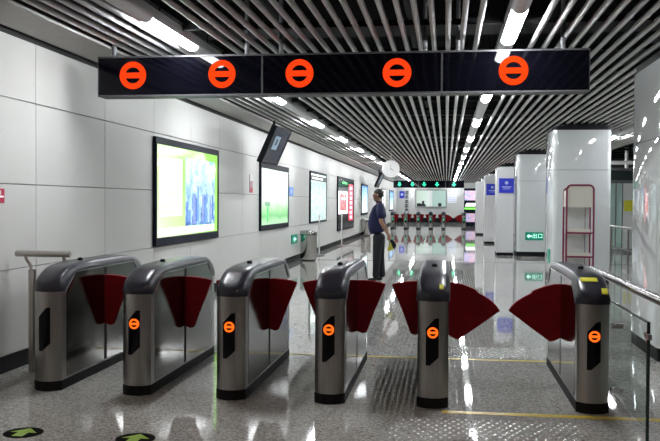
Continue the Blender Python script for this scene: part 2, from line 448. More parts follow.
# ------------------------------------------------------------------ hanging LED signs over the near gates
def ring_mb(cx, cz, y, ro, ri, bh, th=0.006, n=40):
    mb = MB()
    vs = []; fs = []
    for i in range(n):
        t = 2 * PI * i / n
        for r, yy in ((ro, y), (ri, y), (ri, y + th), (ro, y + th)):
            vs.append((cx + r * math.cos(t), yy, cz + r * math.sin(t)))
    for i in range(n):
        a, b = i * 4, ((i + 1) % n) * 4
        for j in range(4): fs.append((a + j, a + (j + 1) % 4, b + (j + 1) % 4, b + j))
    mb.add(vs, fs)
    mb.box(cx - ri * 1.02, cx + ri * 1.02, y, y + th, cz - bh, cz + bh)
    return mb
def led_sign(name, label, x0, x1, y, z0, z1, syms, rods, dep=0.20, green=False, group=None):
    t = thing(name, label, 'sign', (x0, y, z0), group=group)
    w, h = x1 - x0, z1 - z0
    MB().box(0.002, w - 0.002, 0.006, dep, 0, h).build('housing', mat('sign_housing', (0.02, 0.02, 0.022), 0.4), t, bevel=0.004)
    MB().box(0.007, w - 0.007, 0.0, 0.008, 0.017, h - 0.013).build('front_glass', glassblk_m, t)
    f = MB(); f.box(0.0, w, -0.006, 0.02, 0.0, 0.016); f.box(0, w, -0.006, 0.02, h - 0.012, h + 0.004)
    f.box(0, 0.006, -0.006, 0.02, 0.016, h - 0.012); f.box(w - 0.006, w, -0.006, 0.02, 0.016, h - 0.012)
    f.build('bezel', bezel_m, t)
    for rx in rods:
        r = MB().cyl((rx - x0, dep * 0.35, h), (rx - x0, dep * 0.35, 4.1 - z0), 0.022, n=12); r.cyl((rx - x0, dep * 0.35, h), (rx - x0, dep * 0.35, h + 0.015), 0.035, n=12)
        r.build('hanger_rod', mat('rod_grey', (0.16, 0.16, 0.17), 0.45), t)
    for sx, sz in syms:
        if green:
            a = MB().prism([(0, -0.13), (0.13, 0.0), (0.055, 0.0), (0.055, 0.12), (-0.055, 0.12), (-0.055, 0.0), (-0.13, 0.0)], 'y', -0.012, -0.006)
            a.v = [(p[0] + sx - x0, p[1], p[2] + sz - z0) for p in a.v]
            a.build('arrow_symbol', led_g, t)
        else:
            ring_mb(sx - x0, sz - z0, -0.005, 0.134, 0.079, 0.027).build('no_entry_symbol', led_r, t)
led_sign('led_sign', 'long black overhead sign with two red no-entry rings near left wall', -3.403, -1.758, 8.0, 2.522, 2.912, [(-3.045, 2.728), (-2.151, 2.729)], [-3.26, -1.92], group='overhead signs above the near gates')
led_sign('led_sign', 'middle black overhead sign with two red no-entry rings', -1.754, -0.052, 8.0, 2.522, 2.912, [(-1.393, 2.725), (-0.467, 2.718)], [-1.585, -0.209], group='overhead signs above the near gates')
led_sign('led_sign', 'black overhead sign with a single red no-entry ring', -0.048, 1.285, 8.0, 2.522, 2.912, [(0.603, 2.722)], [0.097, 1.052], group='overhead signs above the near gates')

# ------------------------------------------------------------------ ticket gates
GL, HW = 1.93, 0.112
def front_y(x, hw=HW, d=0.062): return d * (abs(x) / hw) ** 2.4
def plan(hw, L, d=0.062, n=14, inset=0.0):
    xs = [hw * math.sin(-PI / 2 + PI * i / n) for i in range(n + 1)]
    f = [(x, front_y(x, hw, d) + inset) for x in xs]
    b = [(x, L - front_y(x, hw, d) - inset) for x in xs[::-1]]
    return f + b
BOT = [(0, .782), (.12, .782), (.31, .926), (1.62, .926), (1.81, .782), (1.93, .782)]
TOP = [(0, .815), (.012, .832), (.04, .860), (.09, .897), (.15, .93), (.22, .957), (.30, .972), (.42, .982), (.6, .988), (1.33, .988), (1.51, .982), (1.63, .972), (1.71, .957), (1.78, .93), (1.84, .897), (1.89, .860), (1.918, .832), (1.93, .815)]
def lerp(P, y):
    for (a, b), (c, d) in zip(P, P[1:]):
        if a <= y <= c: return b + (d - b) * (y - a) / (c - a)
    return P[-1][1]
def cap_mb():
    ys = [0.0, .002, .006, .014, .026, .042, .062, .09, .12, .15, .185, .22, .26, .30, .35, .40, .5, .7]
    ys = ys + [GL - y for y in ys[::-1]]
    mb = MB(); N = None; rings = []
    for y in ys:
        e = min(y, GL - y)
        w = (HW + 0.009) * (min(1, (e + 0.0006) / 0.066)) ** (1 / 2.4)
        zb, zt = lerp(BOT, y), lerp(TOP, y)
        r = min(0.032, (zt - zb) * 0.45, w * 0.5)
        hh = zt - zb; q = min(1.0, w / 0.06)
        half = [(w, zb), (w, zb + min(0.035, hh * 0.4)), (w - 0.013 * q, zt - min(0.02, hh * 0.25)), (w - 0.019 * q, zt - min(0.009, hh * 0.1)), (w - 0.030 * q, zt), ((w - 0.030 * q) * 0.5, zt + 0.003)]
        ring = half + [(-a, b) for a, b in half[::-1]]
        rings.append([(a, y, b) for a, b in ring])
    n = len(rings[0]); vs = [p for r in rings for p in r]
    fs = [(i * n + j, i * n + (j + 1) % n, (i + 1) * n + (j + 1) % n, (i + 1) * n + j) for i in range(len(rings) - 1) for j in range(n)]
    fs += [tuple(range(n)), tuple(range((len(rings) - 1) * n, len(rings) * n))]
    return mb.add(vs, fs)
def mapped(poly_cols, off):
    """vertical columns [(x, zlo, zhi)] wrapped on the rounded front"""
    mb = MB(); vs = []; fs = []
    for x, a, b in poly_cols:
        y = front_y(x)
        vs += [(x, y - off, a), (x, y - off, b), (x, y + 0.004, a), (x, y + 0.004, b)]
    k = len(poly_cols)
    for i in range(k - 1):
        a, b = i * 4, i * 4 + 4
        fs += [(a, b, b + 1, a + 1), (a + 1, b + 1, b + 3, a + 3), (a, a + 2, b + 2, b)]
    fs += [(0, 1, 3, 2), ((k - 1) * 4, (k - 1) * 4 + 2, (k - 1) * 4 + 3, (k - 1) * 4 + 1)]
    return mb.add(vs, fs)
GM = {}
GM['body'] = MB().prism(plan(HW, GL), 'z', 0.07, 0.786).prism([(.07, .77), (.13, .787), (.32, .932), (1.61, .932), (1.80, .787), (1.86, .77)], 'x', -0.104, 0.104).mesh('body', steel_m, 30)
GM['base'] = MB().prism(plan(HW + 0.003, GL + 0.004, inset=-0.002), 'z', 0.0, 0.075).mesh('base', mat('base_rubber', (0.008, 0.008, 0.009), 0.6, spec=0.2), 30)
GM['cap'] = cap_mb().mesh('cap', cap_m, 50)
for s, nm in ((1, 'R'), (-1, 'L')):
    x0, x1 = s * 0.106, s * 0.1145
    GM['panelA' + nm] = MB().prism([(.15, .09), (.15, .785), (.33, .915), (.90, .915), (.90, .09)], 'x', x0, x1).mesh('side_panel', panel_m, 0)
    GM['panelB' + nm] = MB().prism([(.96, .09), (.96, .915), (1.60, .915), (1.78, .785), (1.78, .09)], 'x', x0, x1).mesh('side_panel', panel_m, 0)
    GM['slot' + nm] = MB().box(x0, s * 0.1135, .905, .955, .09, .91).mesh('flap_slot', black_m, 0)
    GM['trim' + nm] = MB().tube([(s * 0.119, y, lerp(BOT, y) - 0.004) for y in (.08, .12, .31, .9, 1.62, 1.81, 1.85)], 0.0045, n=6).mesh('edge_trim', bright_m, 40)
cols = [(-.050, .315, .585), (-.035, .315, .602), (-.02, .315, .619), (-.005, .329, .636), (.012, .345, .655), (.028, .360, .660), (.044, .375, .660)]
GM['plate'] = mapped(cols, 0.004).mesh('display_plate', glassblk_m, 40)
def led_gate():
    mb = ring_mb(0, 0.556, 0, 0.040, 0.0255, 0.0085, 0.004, 28)
    mb.v = [(x, front_y(x) - 0.009 + (y), z) for x, y, z in mb.v]
    return mb
GM['led'] = led_gate().mesh('no_entry_symbol', led_o, 0)
ga = MB().prism([(0, .60), (.035, .555), (.015, .555), (.015, .51), (-.015, .51), (-.015, .555), (-.035, .555)], 'y', 0, 0.004)
ga.v = [(x, front_y(x) - 0.009 + y, z) for x, y, z in ga.v]
GM['ledg'] = ga.mesh('arrow_symbol', led_g, 0)
GM['sensor'] = MB().lathe([(0.022, 0.985), (0.022, 1.004), (0.014, 1.012), (0.004, 1.014)], (0.0, 0.66, 0), 'z', 14).mesh('sensor', black_m, 30)
GM['vent'] = MB().box(-0.07, 0.07, 0.30, 0.31, 0.972, 0.9785).mesh('cap_seam', black_m, 0)
def flap_poly(reach_pts): return reach_pts
def arc(c, r, a0, a1, n): return [(c[0] + r * math.cos(math.radians(a0 + (a1 - a0) * i / n)), c[1] + r * math.sin(math.radians(a0 + (a1 - a0) * i / n))) for i in range(n + 1)]
narrow = [(0.0, .845), (.06, .845), (.13, .840), (.20, .828), (.245, .815), (.20, .70), (.15, .58), (.085, .405), (.05, .395), (0.0, .415)]
wide = [(0.0, .842), (.06, .838), (.13, .822), (.20, .795), (.235, .778), (.24, .762), (.30, .73), (.36, .69), (.40, .65), (.425, .612), (.34, .55), (.24, .475), (.15, .41), (.085, .365), (.05, .375), (0.0, .40)]
for nm, poly in (('narrow', narrow), ('wide', wide), ('far', [(x * 0.9, z) for x, z in narrow])):
    for s, sd in ((1, 'R'), (-1, 'L')):
        GM[nm + sd] = MB().prism([(s * (0.112 + x), z) for x, z in poly], 'y', 0.91, 0.95).mesh('flap', flap_m, 30)
def make_gate(label, x, y, flaps, led='led', group='near ticket gates', stickers=()):
    t = thing('ticket_gate', label, 'ticket gate', (x, y, 0), group=group)
    for n in ('body', 'base', 'cap'): place(n, GM[n], t)
    for sd in 'RL':
        place('side_panel', GM['panelA' + sd], t); place('side_panel', GM['panelB' + sd], t)
        place('flap_slot', GM['slot' + sd], t); place('edge_trim', GM['trim' + sd], t)
    p = place('display_plate', GM['plate'], t)
    if led == 'led': place('no_entry_symbol', GM['led'], p)
    elif led == 'ledg': place('arrow_symbol', GM['ledg'], p)
    place('sensor', GM['sensor'], t)
    for f in flaps:
        o = place('flap', GM[f], t, bevel=0.006)
    for (x0, x1, ya, yb) in stickers:
        za, zb = lerp(TOP, ya) + 0.008, lerp(TOP, yb) + 0.008
        MB().add([(x0, ya, za), (x1, ya, za), (x1, yb, zb), (x0, yb, zb), (x0, ya, za - 0.01), (x1, ya, za - 0.01), (x1, yb, zb - 0.01), (x0, yb, zb - 0.01)],
                 [(0, 1, 2, 3), (7, 6, 5, 4), (0, 4, 5, 1), (1, 5, 6, 2), (2, 6, 7, 3), (3, 7, 4, 0)]).build('sticker', yellow2_m, t)
    return t
make_gate('steel ticket gate against the left wall with a blank black display', -3.12, 6.30, ['narrowR'], led=None)
make_gate('second steel ticket gate from the left wall, red ring lit', -2.37, 6.26, ['narrowR', 'narrowL'])
make_gate('third steel ticket gate from the left wall', -1.612, 6.23, ['narrowR', 'narrowL'])
make_gate('fourth steel ticket gate from the left wall, flaps on both sides', -0.853, 6.22, ['narrowR', 'narrowL'])
make_gate('fifth steel ticket gate, its right flap wide and pointed', -0.088, 6.21, ['wideR', 'narrowL'], stickers=[(0.045, 0.075, 0.05, 0.085)])
make_gate('rightmost steel ticket gate beside the glass fence with yellow stickers', 1.055, 6.23, ['wideL'], stickers=[(-0.075, 0.045, 0.15, 0.205), (0.055, 0.095, 0.035, 0.075)])

# ------------------------------------------------------------------ floor markings
def line(label, x0, x1, y, w):
    o = MB().box(x0, x1, y - w / 2, y + w / 2, 0.0, 0.003).build('floor_line', yellow_m, smooth=0)
    tag(o, label, 'floor marking', 'yellow floor lines')
line('yellow floor line in front of the two rightmost gates', -0.02, 2.0, 6.13, 0.07)
line('yellow floor line just behind the row of near gates', -3.0, 1.0, 8.235, 0.05)
def studs(label, x0, x1, y0, y1, px, py):
    mb = MB(); r = 0.013; n = 7
    y = y0; row = 0
    while y <= y1:
        x = x0 + (px / 2 if row % 2 else 0)
        while x <= x1:
            vs = [(x + r * math.cos(2 * PI * i / n), y + r * math.sin(2 * PI * i / n), 0.0) for i in range(n)] + [(x + r * .72 * math.cos(2 * PI * i / n), y + r * .72 * math.sin(2 * PI * i / n), 0.0045) for i in range(n)] + [(x, y, 0.0068)]
            mb.add(vs, [(i, (i + 1) % n, n + (i + 1) % n, n + i) for i in range(n)] + [(n + i, n + (i + 1) % n, 2 * n) for i in range(n)])
            x += px
        y += py; row += 1
    o = mb.build('anti_slip_studs', stud_m, smooth=80); tag(o, label, 'studs', kind='stuff')
studs('bed of small steel anti-slip studs on floor before the wide lane', -0.34, 0.88, 5.05, 5.92, 0.058, 0.058)
studs('bed of small steel anti-slip studs behind the wide lane', 0.02, 0.82, 8.36, 8.98, 0.058, 0.058)
for i, (x, y) in enumerate(((-2.69, 5.14), (-1.93, 5.12))):
    t = thing('floor_arrow', ['round black floor sticker with green arrow before the left gate lane', 'round black floor sticker with green arrow before the second gate lane'][i], 'floor marking', (x, y, 0), group='green arrow floor stickers')
    MB().lathe([(0.125, 0), (0.125, 0.003)], n=28).build('disc', mat('sticker_black', (0.006, 0.006, 0.006), 0.9, spec=0.05), t)
    a = MB().prism([(-0.035, -0.09), (0.035, -0.09), (0.035, 0.0), (0.09, 0.0), (0.0, 0.095), (-0.09, 0.0), (-0.035, 0.0)], 'z', 0.003, 0.005)
    a.build('arrow', green_m, t)
for i, y in enumerate((21.9, 29.05)):
    tag(MB().box(-3.7, 6.0, y - 0.03, y + 0.03, 0, 0.003).build('trim_%d' % (i + 1), mat('joint_strip', (0.08, 0.08, 0.08), 0.4)), 'dark expansion joint strip across the floor', kind='structure')

# ------------------------------------------------------------------ barrier between wall and first gate
t = thing('barrier_rail', 'short steel barrier rail between left wall and first gate', 'railing', (-3.5, 7.0, 0))
MB().cyl((-0.23, 0, 1.035), (0.27, 0, 1.035), 0.027, n=16).build('top_rail', rail_m, t, bevel=0.004)
MB().tube([(-0.085, 0, 0.90), (-0.10, 0, 0.94), (-0.135, 0, 0.985), (-0.14, 0, 1.015)], 0.014, n=8).build('bracket', rail_m, t)
MB().box(-0.105, -0.055, -0.025, 0.025, 0, 0.90).build('post', rail_m, t, bevel=0.006)
MB().tube([(0.22, 0, 0.93), (0.215, 0, 1.015)], 0.018, n=8).build('bracket', rail_m, t)
MB().box(0.20, 0.24, -0.02, 0.02, 0, 0.94).build('post', rail_m, t, bevel=0.006)

# ------------------------------------------------------------------ glass fence right of the last gate
t = thing('glass_fence', 'glass fence with round steel handrail right of the last gate', 'railing', (1.262, 5.5, 0))
MB().tube([(0, 2.2, 0.80), (0, 2.2, 0.90), (0, 2.15, 0.932), (0, 2.05, 0.932), (0, -3.6, 0.932)], 0.032, n=16).build('handrail', mat('rail_polish', (0.40, 0.36, 0.36), 0.2, 1.0), t)
MB().box(-0.006, 0.006, 0.03, 2.5, 0.07, 0.755).build('glass_pane', clear_m, t)
MB().box(-0.009, 0.009, 0.015, 0.033, 0.0, 0.765).box(-0.008, 0.008, 0.033, 1.05, 0.753, 0.764).build('pane_edge', glassedge_m, t)
for z in (0.15, 0.62):
    MB().box(-0.07, 0.02, 0.83, 0.87, z - 0.02, z + 0.02).build('clamp', bright_m, t, bevel=0.004)
MB().box(-0.012, 0.012, -0.02, 0.09, 0.655, 0.69).build('clamp', greymet_m, t)
for y in (2.2, -0.55, -3.3):
    MB().cyl((0, y, 0), (0, y, 0.91), 0.02, n=12).build('post', rail_m, t)

# ------------------------------------------------------------------ wall posters (light boxes)
def lightbox(label, y0, y1, z0, z1, face_mat, top=0.09, bot=0.11, side=0.05, dep=0.05, name='light_box', framem=None):
    k_ = 0.993; y0, y1, z0, z1 = y0 * k_, y1 * k_, 1.5 + (z0 - 1.5) * k_, 1.5 + (z1 - 1.5) * k_
    t = thing(name, label, 'poster', (WX, (y0 + y1) / 2, z0), group=None)
    w, h = y1 - y0, z1 - z0; a, b = -w / 2, w / 2
    MB().box(0.0, dep - 0.02, a + 0.01, b - 0.01, 0.01, h - 0.01).build('casing', framem or frame_m, t)
    f = MB(); f.box(0, dep, a, b, 0, bot); f.box(0, dep, a, b, h - top, h); f.box(0, dep, a, a + side, bot, h - top); f.box(0, dep, b - side, b, bot, h - top)
    f.build('frame', framem or frame_m, t, bevel=0.006)
    x = dep - 0.014
    quad('print', [(x, a + side, bot), (x, b - side, bot), (x, b - side, h - top), (x, a + side, h - top)], face_mat, t)
    return t, x, a + side, b - side, bot, h - top
def pq(t, name, x, a, b, z0, z1, m):
    return quad(name, [(x, a, z0), (x, b, z0), (x, b, z1), (x, a, z1)], m, t)

def pic_green(nt, uv, u, v):
    return ramp(nt, mathn(nt, 'ADD', mathn(nt, 'MULTIPLY', u, 0.55), mathn(nt, 'MULTIPLY', v, 0.3)), [(0.0, (0.92, 1.0, 0.86)), (0.22, (0.75, 1.0, 0.45)), (0.45, (0.40, 0.85, 0.16)), (0.85, (0.42, 0.9, 0.15))])
def pic_city(nt, uv, u, v):
    n = noise_fac(nt, uv, 4, 5); s = noise_fac(nt, uv, 9, 3, (1, 1, 1))
    f = mathn(nt, 'ADD', mathn(nt, 'MULTIPLY', n, 0.8), mathn(nt, 'MULTIPLY', v, 0.32))
    f = mathn(nt, 'ADD', f, mathn(nt, 'MULTIPLY', mathn(nt, 'SUBTRACT', s, 0.5), mathn(nt, 'SUBTRACT', 1.0, v)))
    return ramp(nt, f, [(0.22, (0.05, 0.13, 0.45)), (0.42, (0.16, 0.36, 0.8)), (0.55, (0.45, 0.75, 1.0)), (0.68, (0.85, 1.0, 1.0)), (0.8, (0.35, 0.75, 0.95))])
def pic_grass(nt, uv, u, v):
    n = noise_fac(nt, uv, 5, 4)
    f = mathn(nt, 'ADD', v, mathn(nt, 'MULTIPLY', mathn(nt, 'SUBTRACT', n, 0.5), 0.25))
    return ramp(nt, f, [(0.05, (0.55, 0.95, 0.55)), (0.15, (0.22, 0.72, 0.25)), (0.28, (0.55, 0.95, 0.5)), (0.42, (0.85, 1.0, 0.85)), (0.8, (0.97, 1.0, 0.95)), (1.0, (0.8, 1.0, 0.85))])
def pic_map(nt, uv, u, v):
    n = noise_fac(nt, uv, 9, 5, (3, 1, 1))
    return ramp(nt, n, [(0.35, (0.45, 0.72, 0.72)), (0.5, (0.75, 0.97, 0.93)), (0.65, (0.92, 1.0, 0.97))])
def pic_blue(nt, uv, u, v):
    n = noise_fac(nt, uv, 4, 4)
    f = mathn(nt, 'ADD', mathn(nt, 'MULTIPLY', v, 0.6), mathn(nt, 'MULTIPLY', n, 0.5))
    return ramp(nt, f, [(0.2, (0.9, 1.0, 1.0)), (0.5, (0.55, 0.85, 1.0)), (0.9, (0.05, 0.3, 0.8))])
def pic_red(nt, uv, u, v):
    n = noise_fac(nt, uv, 5, 3)
    return ramp(nt, n, [(0.35, (0.9, 0.03, 0.05)), (0.55, (1.0, 0.08, 0.1)), (0.72, (1.0, 0.6, 0.5))])
def pic_dark(nt, uv, u, v):
    n = noise_fac(nt, uv, 3, 3)
    return ramp(nt, n, [(0.3, (0.006, 0.007, 0.010)), (0.7, (0.02, 0.025, 0.03))])
P_white = mat('print_white', (0.5, 0.5, 0.5), 0.3, emit=(1, 1, 1), strength=1.8)
P_line = mat('print_pale_green', (0.3, 0.5, 0.3), 0.3, emit=(0.74, 0.95, 0.62), strength=0.95)
P_darkg = mat('print_grey_green', (0.1, 0.2, 0.15), 0.3, emit=(0.25, 0.5, 0.3), strength=0.9)
P_green = mat('print_green', (0.05, 0.4, 0.1), 0.3, emit=(0.1, 0.75, 0.2), strength=0.9)
P_red = mat('print_red', (0.5, 0.02, 0.03), 0.3, emit=(0.95, 0.02, 0.07), strength=2.0)
P_dark = mat('print_dark', (0.03, 0.04, 0.05), 0.3)

t, x, a, b, z0, z1 = lightbox('green lit advertising box with a city picture nearest the camera', 10.76, 13.88, 0.90, 2.355, picture('ad_green', pic_green, 1.0))
pq(t, 'picture', x + 0.002, a + 1.25, b - 0.18, z0 + 0.13, z1 - 0.12, picture('ad_city', pic_city, 1.05))
random.seed(3)
B_ = [mat('print_blue_%d' % i, (0.05, 0.1, 0.3), 0.3, emit=c, strength=1.0) for i, c in enumerate(((0.10, 0.2, 0.55), (0.2, 0.4, 0.8), (0.5, 0.75, 1.0), (0.3, 0.35, 0.6)))]
pw = (b - 0.18) - (a + 1.25)
for i in range(13):
    w_ = random.uniform(0.05, 0.11); u_ = a + 1.27 + (pw - 0.16) * (i + 0.3 * random.random()) / 12.5; h_ = random.uniform(0.16, 0.5) * (1.25 if i in (5, 8) else 1)
    pq(t, 'building', x + 0.003 + 0.0002 * i, u_, u_ + w_, z0 + 0.14 + 0.06 * random.random(), z0 + 0.2 + h_, B_[i % 4])
pq(t, 'print', x + 0.002, a + 0.12, a + 1.1, z0 + 0.28, z1 - 0.16, mat('print_page', (0.5, 0.5, 0.5), 0.3, emit=(0.88, 1.0, 0.80), strength=0.95))
pq(t, 'print', x + 0.002, a + 0.12, b - 0.2, z0 + 0.02, z0 + 0.12, P_white)
for i in range(9):
    z = z1 - 0.22 - i * 0.085
    pq(t, 'print', x + 0.004, a + 0.18, a + (1.1 if i % 3 else 0.8), z - 0.02, z + 0.012, P_line)
t, x, a, b, z0, z1 = lightbox('pale green lit poster of a phone shape on grass', 17.17, 20.29, 0.90, 2.33, picture('ad_grass', pic_grass, 0.95), top=0.12)
pq(t, 'print', x + 0.002, a + 0.30, a + 1.05, z0 + 0.50, z0 + 0.98, P_line)
pq(t, 'print', x + 0.004, a + 0.36, a + 0.99, z0 + 0.54, z0 + 0.94, P_white)
pq(t, 'print', x + 0.002, a + 0.38, a + 0.90, z0 + 0.40, z0 + 0.48, P_darkg)
pq(t, 'print', x + 0.002, a + 0.56, a + 0.72, z0 + 0.05, z0 + 0.40, P_green)
for i in range(4): pq(t, 'print', x + 0.002, a + 1.75, b - 0.3 - 0.2 * (i % 2), z0 + 0.72 + i * 0.06, z0 + 0.745 + i * 0.06, P_line)
t, x, a, b, z0, z1 = lightbox('pale map poster in a thin dark frame', 23.65, 26.87, 0.90, 2.39, picture('ad_map', pic_map, 0.95), top=0.06, bot=0.05)
pq(t, 'print', x + 0.002, a, b, z1 - 0.20, z1 - 0.06, P_dark)
pq(t, 'print', x + 0.004, a + 0.3, b - 0.8, z1 - 0.15, z1 - 0.11, P_white)
for i in range(4): pq(t, 'print', x + 0.002, a + 0.25 + 0.7 * i, a + 0.28 + 0.7 * i, z0 + 0.15, z1 - 0.3, P_darkg)
t, x, a, b, z0, z1 = lightbox('tall black lit poster with red and white panels', 29.8, 35.0, 0.47, 2.43, picture('ad_black', pic_dark, 1.0), top=0.1, bot=0.1)
pq(t, 'print', x + 0.002, a + 0.15, a + 2.9, z0 + 0.50, z1 - 0.42, P_white)
pq(t, 'print', x + 0.004, a + 0.5, a + 2.55, z0 + 0.62, z1 - 0.52, picture('ad_red', pic_red, 1.8))
pq(t, 'print', x + 0.006, a + 1.0, a + 2.1, z1 - 0.72, z1 - 0.64, P_white)
pq(t, 'print', x + 0.002, b - 1.7, b - 0.3, z0 + 0.22, z1 - 0.12, P_red)
for i in range(7): pq(t, 'print', x + 0.004, b - 1.35, b - 0.65, z1 - 0.32 - i * 0.19, z1 - 0.22 - i * 0.19, P_white)
pq(t, 'print', x + 0.002, a + 1.2, b - 2.3, z1 - 0.14, z1 - 0.06, P_green)
t, x, a, b, z0, z1 = lightbox('blue lit poster behind the standing man', 38.3, 41.3, 0.92, 2.36, picture('ad_blue', pic_blue, 1.2))
pq(t, 'print', x + 0.002, a + 0.3, b - 0.5, z0 + 0.1, z0 + 0.5, P_white)
t, x, a, b, z0, z1 = lightbox('pale poster with a column of dark dots far down the left wall', 50.5, 53.6, 0.92, 2.36, mat('ad_pale', (0.5, 0.5, 0.5), 0.3, emit=(1, 1, 1), strength=0.8), framem=greymet_m)
for i in range(5): pq(t, 'print', x + 0.002, (a + b) / 2 - 0.5, (a + b) / 2 + 0.5, z0 + 0.1 + i * 0.24, z0 + 0.22 + i * 0.24, P_dark)
lightbox('farthest blue-white lit poster on the left wall', 57.5, 61.5, 0.92, 2.36, picture('ad_far', pic_blue, 1.1))

# small wall notices
def notice(name, label, y0, y1, z0, z1, m, cat='notice', xt=0.01):
    t = thing(name, label, cat, (WX, (y0 + y1) / 2, z0))
    MB().box(0, xt, -(y1 - y0) / 2, (y1 - y0) / 2, 0, z1 - z0).build('board', m, t)
    return t, y1 - y0, z1 - z0
t, w, h = notice('wall_notice', 'small red and white notice at the left edge of the photo', 6.74, 6.915, 1.475, 1.60, red_m)
pq(t, 'print', 0.012, -w / 2 + 0.03, w / 2 - 0.02, 0.052, 0.062, P_white); pq(t, 'print', 0.012, -0.02, w / 2 - 0.06, 0.075, 0.11, white_m)
t, w, h = notice('wall_notice', 'narrow red and white notice beside the hanging screen', 16.2, 16.45, 1.68, 2.03, mat('notice_pinkish', (0.45, 0.25, 0.28), 0.4))
pq(t, 'print', 0.012, -w / 2, w / 2, 0.23, 0.35, white_m); pq(t, 'print', 0.012, -w / 2, w / 2, 0.0, 0.10, red_m)
t, w, h = notice('wall_notice', 'small blue square sign beside the pale green poster', 20.42, 20.95, 1.655, 1.865, mat('blue_notice', (0.06, 0.2, 0.55), 0.4, emit=(0.1, 0.3, 0.8), strength=0.25))
pq(t, 'print', 0.012, -0.12, 0.12, 0.05, 0.16, pale_m)
t, w, h = notice('exit_plate', 'small green lit exit plate low on the left wall by the bin', 20.75, 21.55, 0.45, 0.68, exit_m, 'sign', 0.02)
MB().prism([(-0.18, 0.115), (-0.06, 0.18), (-0.06, 0.14), (0.16, 0.14), (0.16, 0.09), (-0.06, 0.09), (-0.06, 0.05)], 'x', 0.02, 0.024).build('arrow', exit_t, t)

# ------------------------------------------------------------------ hanging screens
def screen(label, x, y, zc, w, h, tilt, rz, bright):
    t = thing('hanging_screen', label, 'screen', (x, y, zc))
    r = bpy.data.objects.new('screen_body', None)
    bm = MB().box(-0.09, 0.0, -w / 2, w / 2, -h / 2, h / 2)
    R = Matrix.Rotation(rz, 4, 'Z') @ Matrix.Rotation(tilt, 4, 'Y')
    def xf(mb): mb.v = [tuple(R @ Vector(p)) for p in mb.v]; return mb
    COLl = mat('screen_casing', (0.01, 0.011, 0.016), 0.45, spec=0.25)
    xf(bm).build('casing', COLl, t, bevel=0.01)
    fr = MB(); bz = 0.045
    fr.box(0, 0.012, -w / 2, w / 2, -h / 2, -h / 2 + bz).box(0, 0.012, -w / 2, w / 2, h / 2 - bz, h / 2).box(0, 0.012, -w / 2, -w / 2 + bz, -h / 2 + bz, h / 2 - bz).box(0, 0.012, w / 2 - bz, w / 2, -h / 2 + bz, h / 2 - bz)
    xf(fr).build('bezel', COLl, t)
    pts = [tuple(R @ Vector(p)) for p in ((0.004, -w / 2 + bz, -h / 2 + bz), (0.004, w / 2 - bz, -h / 2 + bz), (0.004, w / 2 - bz, h / 2 - bz), (0.004, -w / 2 + bz, h / 2 - bz))]
    s = quad('display', pts, mat('display_blue', (0.008, 0.01, 0.016), 0.15, spec=0.25, emit=(0.012, 0.016, 0.03), strength=0.7), t)
    pts = [tuple(R @ Vector(p)) for p in ((0.007, -w * .30, -h * .10), (0.007, w * .02, -h * .10), (0.007, w * .02, h * .26), (0.007, -w * .30, h * .26))]
    quad('picture', pts, mat('display_window', (0.1, 0.15, 0.2), 0.2, emit=(0.16, 0.23, 0.28), strength=0.8), s)
    pts = [tuple(R @ Vector(p)) for p in ((0.009, -w * .18, h * .02), (0.009, -w * .10, h * .02), (0.009, -w * .10, h * .18), (0.009, -w * .18, h * .18))]
    quad('picture', pts, mat('display_dark', (0.02, 0.02, 0.03), 0.2), s)
    MB().cyl((-0.05, 0, 0), (-0.05, 0, 3.0 - zc), 0.025, n=10).build('pole', black_m, t)
screen('black hanging screen tilted down over the pale green poster', -3.11, 15.45, 2.525, 1.15, 0.72, math.radians(24), math.radians(-3), 1)
screen('smaller looking hanging screen further down the left wall above the man', -3.05, 39.5, 2.53, 1.15, 0.72, math.radians(24), math.radians(-2), 1)

# ------------------------------------------------------------------ hanging clock
t = thing('hanging_clock', 'round white double-sided clock hanging from the ceiling', 'clock', (-1.807, 28, 2.607))
MB().lathe([(0.29, -0.05), (0.30, -0.04), (0.30, 0.04), (0.29, 0.05)], axis='y', n=36).build('rim', mat('clock_rim', (0.6, 0.6, 0.6), 0.3), t)
MB().lathe([(0.278, -0.056), (0.278, -0.05)], axis='y', n=36).build('face', clockface_m, t)
MB().box(-0.008, 0.008, -0.062, -0.058, -0.02, 0.16).build('hand', black_m, t)
h = MB().box(-0.01, 0.01, -0.062, -0.058, -0.02, 0.11); h.v = [(p[0] * math.cos(2.1) + p[2] * math.sin(2.1), p[1], -p[0] * math.sin(2.1) + p[2] * math.cos(2.1)) for p in h.v]; h.build('hand', black_m, t)
MB().cyl((0, 0, 0.29), (0, 0, 0.6), 0.018, n=8).build('stem', white_m, t)
for i in range(12):
    a_ = i * PI / 6
    MB().box(-0.006, 0.006, -0.060, -0.056, 0.235, 0.262)
